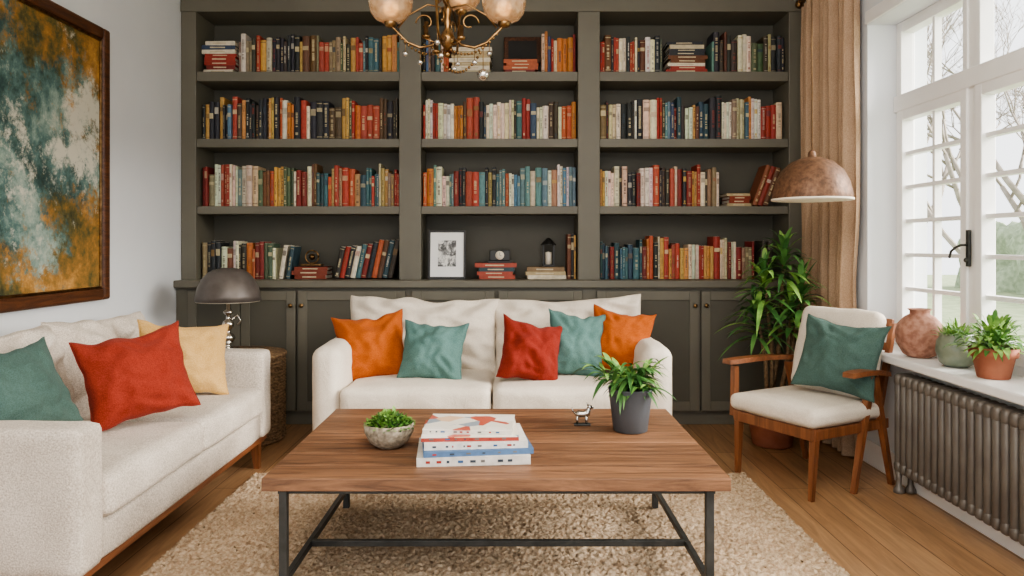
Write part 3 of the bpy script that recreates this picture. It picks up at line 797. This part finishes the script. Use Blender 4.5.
def arm(xc, ya, yb, z):
    n = 14; vs = []; fs = []
    for i in range(n+1):
        t = i/n; y = ya+(yb-ya)*t; w = .022+.014*math.cos((t-.15)*2.4)*(1 if t > .04 else .6); zz = z+.018*(1-t)+.012*math.sin(t*math.pi)
        vs += [(xc-w, y, zz), (xc+w, y, zz), (xc+w*.9, y, zz+.024), (xc-w*.9, y, zz+.024)]
    for i in range(n):
        a = i*4
        for k in range(4): q = (k+1) % 4; fs.append((a+k, a+q, a+4+q, a+4+k))
    fs += [(3, 2, 1, 0), (n*4, n*4+1, n*4+2, n*4+3)]
    b.add(vs, fs, m_legh, False, CM)
arm(.264, -.05, .26, .545); arm(-.275, -.30, .29, .555)
for s_ in (1, -1): b.bar((s_*.215, .235, .3), (s_*.215, .37, .80), .03, .026, m_legw, CM)
for zz, yy in ((.5, .295), (.66, .338), (.78, .37)): b.box((-.215, yy-.01, zz), (.215, yy+.01, zz+.04), m_legw, .003, CM)
b.cushion((-.27, -.295, .338), (.27, .24, .425), m_linen, .035, (.006, .008, .014), CM, 18, .004, 3)
BM = CM @ Matrix.Translation((0, .215, .64)) @ Matrix.Rotation(R(-15), 4, 'X')
b.cushion((-.24, -.05, -.22), (.24, .045, .225), m_linen, .04, (.005, .02, .005), BM, 18, .004, 5)
b.done()
pil('throw_pillow', 840, 356, 3.77, .42, .39, m_teald, -44, 22, -5, .16, seed=21)

# ---------------------------------------------------------------- lamps
b = MB('dome_pendant_lamp')
c = P(813, 200, 3.9)
sh = [(.2, 0), (.202, .006), (.198, .04), (.185, .095), (.155, .155), (.105, .2), (.05, .222), (.022, .226)]
b.lathe(sh+[(.02, .25), (.008, .262), (0, .263)], m_speck, c, 48)
b.lathe([(.199, .001)]+[(r-.006, z-.004) for r, z in sh[1:-1]]+[(0, .218)], m_shadein, c, 48)
b.lathe([(.199, -.003), (.205, -.002), (.2055, .007), (.2, .008)], m_shadein, c, 48)
b.sphere(c+Vector((0, 0, .11)), .04, m_bulb)
b.tube([c+Vector((0, 0, .255)), Vector((c.x, c.y, ZC))], .0022, m_brass, 6)
b.lathe([(.045, 0), (.045, -.02), (.01, -.03)], m_brass, (c.x, c.y, ZC), 20)
b.done()

b = MB('brass_chandelier')
cx, cy = -.262, 3.0
b.lathe([(.03, -.045), (.07, -.03), (.07, -.0005)], m_brass, (cx, cy, ZC), 24)
b.tube([(cx, cy, ZC-.02), (cx, cy, 2.05)], .008, m_brass, 10)
b.lathe([(0, 1.985), (.01, 1.99), (.02, 2.005), (.03, 2.02), (.032, 2.04), (.022, 2.06), (.010, 2.08), (.016, 2.10), (.012, 2.12), (.02, 2.15), (.01, 2.18), (0, 2.185)], m_brass, (cx, cy, 0), 24)
b.sphere((cx, cy, 1.972), .014, m_brass)
shade = [(.012, .0), (.035, .003), (.062, .016), (.08, .04), (.088, .068), (.09, .092), (.0875, .092), (.085, .068), (.076, .042), (.058, .02), (.03, .008), (.012, .006)]
for k, a in enumerate((0, 180, 262, 80)):
    ca, sa = math.cos(R(a)), math.sin(R(a)); L = .23
    top_ = 2.10 if k < 2 else 2.22
    pts = [(cx+ca*rr, cy+sa*rr, z) for (rr, z) in ((.02, 2.04), (.06, 2.01), (.11, 2.0), (.16, 2.02), (.2, top_-.04), (L, top_-.01), (L, top_))]
    b.tube(pts, .0055, m_brass, 8)
    pts = []
    for i in range(16):
        t = i/15; an = t*R(300); q = .038*(1-t*.6)
        pts.append((cx+ca*(.09+q*math.cos(an)), cy+sa*(.09+q*math.cos(an)), 2.10+q*math.sin(an)))
    b.tube(pts, .004, m_brass, 6)
    b.tube([(cx+ca*.01, cy+sa*.01, 2.16), (cx+ca*.08, cy+sa*.08, 2.175), (cx+ca*.16, cy+sa*.16, 2.13), (cx+ca*.2, cy+sa*.2, top_-.02)], .004, m_brass, 6)
    e = (cx+ca*L, cy+sa*L, top_)
    b.lathe([(.01, -.02), (.022, -.015), (.028, 0), (.022, .01), (.0, .012)], m_brass, e, 16)
    b.lathe(shade, m_glassw, e, 32); b.sphere((e[0], e[1], e[2]+.058), .03, m_bulb)
    for rr, z0, dz in ((.11, 2.0, .05), (.17, 2.025, .04)):
        p = (cx+ca*rr, cy+sa*rr, z0); b.tube([p, (p[0], p[1], z0-dz)], .0014, m_brass, 5); b.sphere((p[0], p[1], z0-dz-.01), .011, m_chrome)
for ox, oz, hh in ((-.08, 2.02, .07), (.06, 2.015, .06), (-.04, 1.96, .05)):
    b.lathe([(.0, 0), (.016, .004), (.018, .014), (.009, .016), (.009, hh), (0, hh+.002)], m_brass, (cx+ox, cy-.05, oz), 14)
    b.tube([(cx, cy, 2.03), (cx+ox*.5, cy-.03, oz-.012), (cx+ox, cy-.05, oz+.002)], .004, m_brass, 6)
p0 = Vector((cx+.145, cy, 2.01)); b.tube([p0, p0-Vector((0, 0, .1))], .002, m_brass, 5); b.sphere(p0-Vector((0, 0, .12)), .024, m_chrome)
def swag(a, c2, dip, n=14):
    a = Vector(a); c2 = Vector(c2)
    for i in range(n+1):
        t = i/n; p = a.lerp(c2, t); p.z -= dip*4*t*(1-t); b.sphere(p, .0065, m_brass, seg=8)
swag((cx-.06, cy, 2.0), (cx+.145, cy, 2.0), .1, 18); swag((cx-.2, cy, 2.055), (cx, cy, 2.0), .05); swag((cx, cy, 2.0), (cx+.2, cy, 2.055), .05)
b.done()

# ---------------------------------------------------------------- corner plant
b = MB('potted_dracaena')
c = Vector((1.56, 4.44, 0))
b.lathe([(.10, .001), (.115, .01), (.145, .2), (.15, .225), (.152, .23), (.14, .232), (.135, .2), (0, .2)], m_terra, c, 36)
b.lathe([(.134, .2), (0, .21)], m_soil, c, 20)
stems = [((0, 0), (-.06, -.04, 1.0)), ((.03, .02), (.13, -.12, .95)), ((-.03, -.01), (-.1, -.03, .80)), ((.0, .03), (.05, -.06, 1.15)), ((.02, -.02), (.08, -.10, .84))]
for (sx_, sy_), e in stems:
    s0 = c+Vector((sx_, sy_, .2)); en = c+Vector(e)
    mid = s0.lerp(en, .5)+Vector((.02, 0, 0)); b.tube([s0, mid, en], [.014, .012, .008], m_bark, 8)
    for k in range(46):
        a = k*2.399; lv = k/46; ee = R(0+78*lv+random.uniform(-12, 12)); p = en+Vector((0, 0, -.16+.2*lv))
        d = Vector((math.cos(a)*math.cos(ee), math.sin(a)*math.cos(ee), math.sin(ee)))
        L = random.uniform(.18, .28)
        for _ in range(4):
            if (p+d*L).x > 1.845 or (p+d*L).y > 4.87: L *= .75
        b.leaf(p, d, L, random.uniform(.026, .038), random.uniform(.3, .8), random.choice([m_leaf, m_leafl, m_leafl, m_leaf, m_leafd]), 8)
b.done()

# ---------------------------------------------------------------- sill pots
SZ = WZ0+.0125
b = MB('clay_vase'); c = (1.995, 3.62, SZ)
b.lathe([(.05, 0), (.075, .015), (.105, .07), (.11, .115), (.1, .16), (.07, .195), (.045, .21), (.045, .225), (.055, .235), (.05, .236), (.038, .222), (.038, .2), (0, .19)], m_pink, c, 40); b.done()
b = MB('celadon_planter'); c = (2.0, 3.33, SZ)
b.lathe([(.045, 0), (.07, .02), (.085, .07), (.08, .115), (.065, .14), (.07, .15), (.06, .15), (.055, .135), (0, .13)], m_celad, c, 36)
clump(b, (c[0], c[1], c[2]+.13), .06, .06, 160, m_leafl, .06, .01); b.done()
b = MB('potted_herb'); c = (1.985, 3.05, SZ)
b.lathe([(.055, 0), (.06, .004), (.078, .09), (.088, .09), (.092, .125), (.084, .127), (.078, .11), (0, .108)], m_terra, c, 36)
tp = Vector((c[0], c[1], c[2]+.11))
for i in range(420):
    a = random.uniform(0, 6.28); ee = R(random.uniform(5, 88)); d = Vector((math.cos(a)*math.cos(ee), math.sin(a)*math.cos(ee), math.sin(ee)))
    p = tp+d*random.uniform(.02, .13)
    if (p+d*.07).x > 2.11: continue
    b.leaf(p, d, random.uniform(.04, .075), random.uniform(.014, .022), random.uniform(.1, .9), random.choice([m_leafl, m_leaf, m_leafl]), 5)
b.done()

# ---------------------------------------------------------------- radiator
b = MB('cast_iron_radiator')
ya, yb, pitch = 2.0, 3.60, .052; n = int((yb-ya)/pitch)
for i in range(n+1):
    y = yb-i*pitch-.02
    for x in (1.872, 1.928):
        b.tube([(x, y, .11), (x, y, .13), (x, y, .55), (x, y, .565)], [.012, .02, .02, .012], m_rad, 10)
    b.cushion((1.85, y-.0235, .515), (1.948, y+.0235, .58), m_rad, .022, (0, 0, 0), n=5, wr=0)
    b.cushion((1.85, y-.0235, .10), (1.948, y+.0235, .16), m_rad, .022, (0, 0, 0), n=5, wr=0)
for y in (yb-.02, yb-n*pitch-.02):
    for x in (1.872, 1.928): b.lathe([(.02, 0), (.026, .004), (.024, .02), (.013, .04), (.012, .07), (.018, .11)], m_rad, (x, y, 0), 14)
b.done()

# ---------------------------------------------------------------- outside
m_grass = mat('lawn', '#98a37f', '#808d68', 1, vs=3, bs=40, bst=.5)
m_obark = mat('winter_bark', '#a0978c', '#857c71', .9, vs=8)
m_hedge = mat('hedge_leaves', '#9ca88c', '#7f8c70', .9, vs=6)
simple('garden_lawn', (2.6, -10, -.7), (40, 45, -.605), m_grass)
def tree(x, y, h, seed, thick=1.0):
    rnd = random.Random(seed); b = MB('bare_tree')
    def br(p, d, L, r, lv):
        q = p+d*L; mid = p.lerp(q, .5)+Vector((rnd.uniform(-1, 1), rnd.uniform(-1, 1), 0))*L*.06
        b.tube([p, mid, q], [r, r*.85, r*.68], m_obark, 6 if lv < 2 else 3)
        if lv >= 7: return
        for k in range(3 if lv < 5 else 2):
            dd = (d+Vector((rnd.uniform(-1, 1), rnd.uniform(-1, 1), rnd.uniform(-.35, .6)))*.75).normalized()
            br(p.lerp(q, rnd.uniform(.6, 1)) if k else q, dd, L*rnd.uniform(.62, .85), max(.0045, r*.56), lv+1)
    br(Vector((x, y, -.6)), Vector((rnd.uniform(-.05, .05), 0, 1)).normalized(), h*.26, h*.011*thick, 0); b.done()
tree(7.2, 11.3, 7.5, 1); tree(10.2, 14.5, 9, 2, 1.2); tree(10.5, 19, 11, 3, 1.2)
b = MB('garden_hedge'); vs = []; fs = []
nu, nv = 160, 24
for i in range(nu+1):
    for j in range(nv+1):
        yy = -2+34*i/nu; a = math.pi*j/nv
        nn = noise.noise(Vector((yy*1.1, a*2, 0)))*.6+noise.noise(Vector((yy*6, a*6, 3)))*.25
        vs.append((17+yy*.1-(1+nn)*math.cos(a), yy, -.6+(2.6+nn)*max(0, math.sin(a))**.6))
for i in range(nu):
    for j in range(nv): q = i*(nv+1)+j; fs.append((q, q+1, q+nv+2, q+nv+1))
b.add(vs, fs, m_hedge, True); b.done()

# ---------------------------------------------------------------- light, world, camera
w = bpy.data.worlds.new('World'); bpy.context.scene.world = w; w.use_nodes = True
bg = w.node_tree.nodes['Background']; bg.inputs[0].default_value = (.96, .975, 1, 1); bg.inputs[1].default_value = 2.5
def sun(name, d, s, ang, col):
    L = bpy.data.lights.new(name, 'SUN'); L.energy = s; L.angle = R(ang); L.color = col
    o = bpy.data.objects.new(name, L); bpy.context.collection.objects.link(o); o.rotation_euler = Vector(d).to_track_quat('-Z', 'Y').to_euler()
sun('daylight_sun', (-1, .25, -.5), 15.0, 40, (1, .95, .88))
L = bpy.data.lights.new('added_room_fill', 'AREA'); L.energy = 90; L.size = 2.0; L.color = (1, .92, .82)  # added fill to lift the room's ambient light, not a ceiling fixture
o = bpy.data.objects.new('added_room_fill', L); o.location = (.2, 1.6, 2.9); o.rotation_euler = (R(34), 0, 0); bpy.context.collection.objects.link(o)

cam = bpy.data.cameras.new('camera'); cam.lens = F/1024*36; cam.sensor_width = 36; cam.shift_y = -43/1024; cam.clip_end = 200
co = bpy.data.objects.new('camera', cam); co.location = (0, 0, 1.2); co.rotation_euler = (R(90), 0, 0); bpy.context.collection.objects.link(co)
bpy.context.scene.camera = co
try:
    bpy.context.scene.view_settings.view_transform = 'AgX'; bpy.context.scene.view_settings.look = 'AgX - Medium High Contrast'
except Exception as e: print(e)
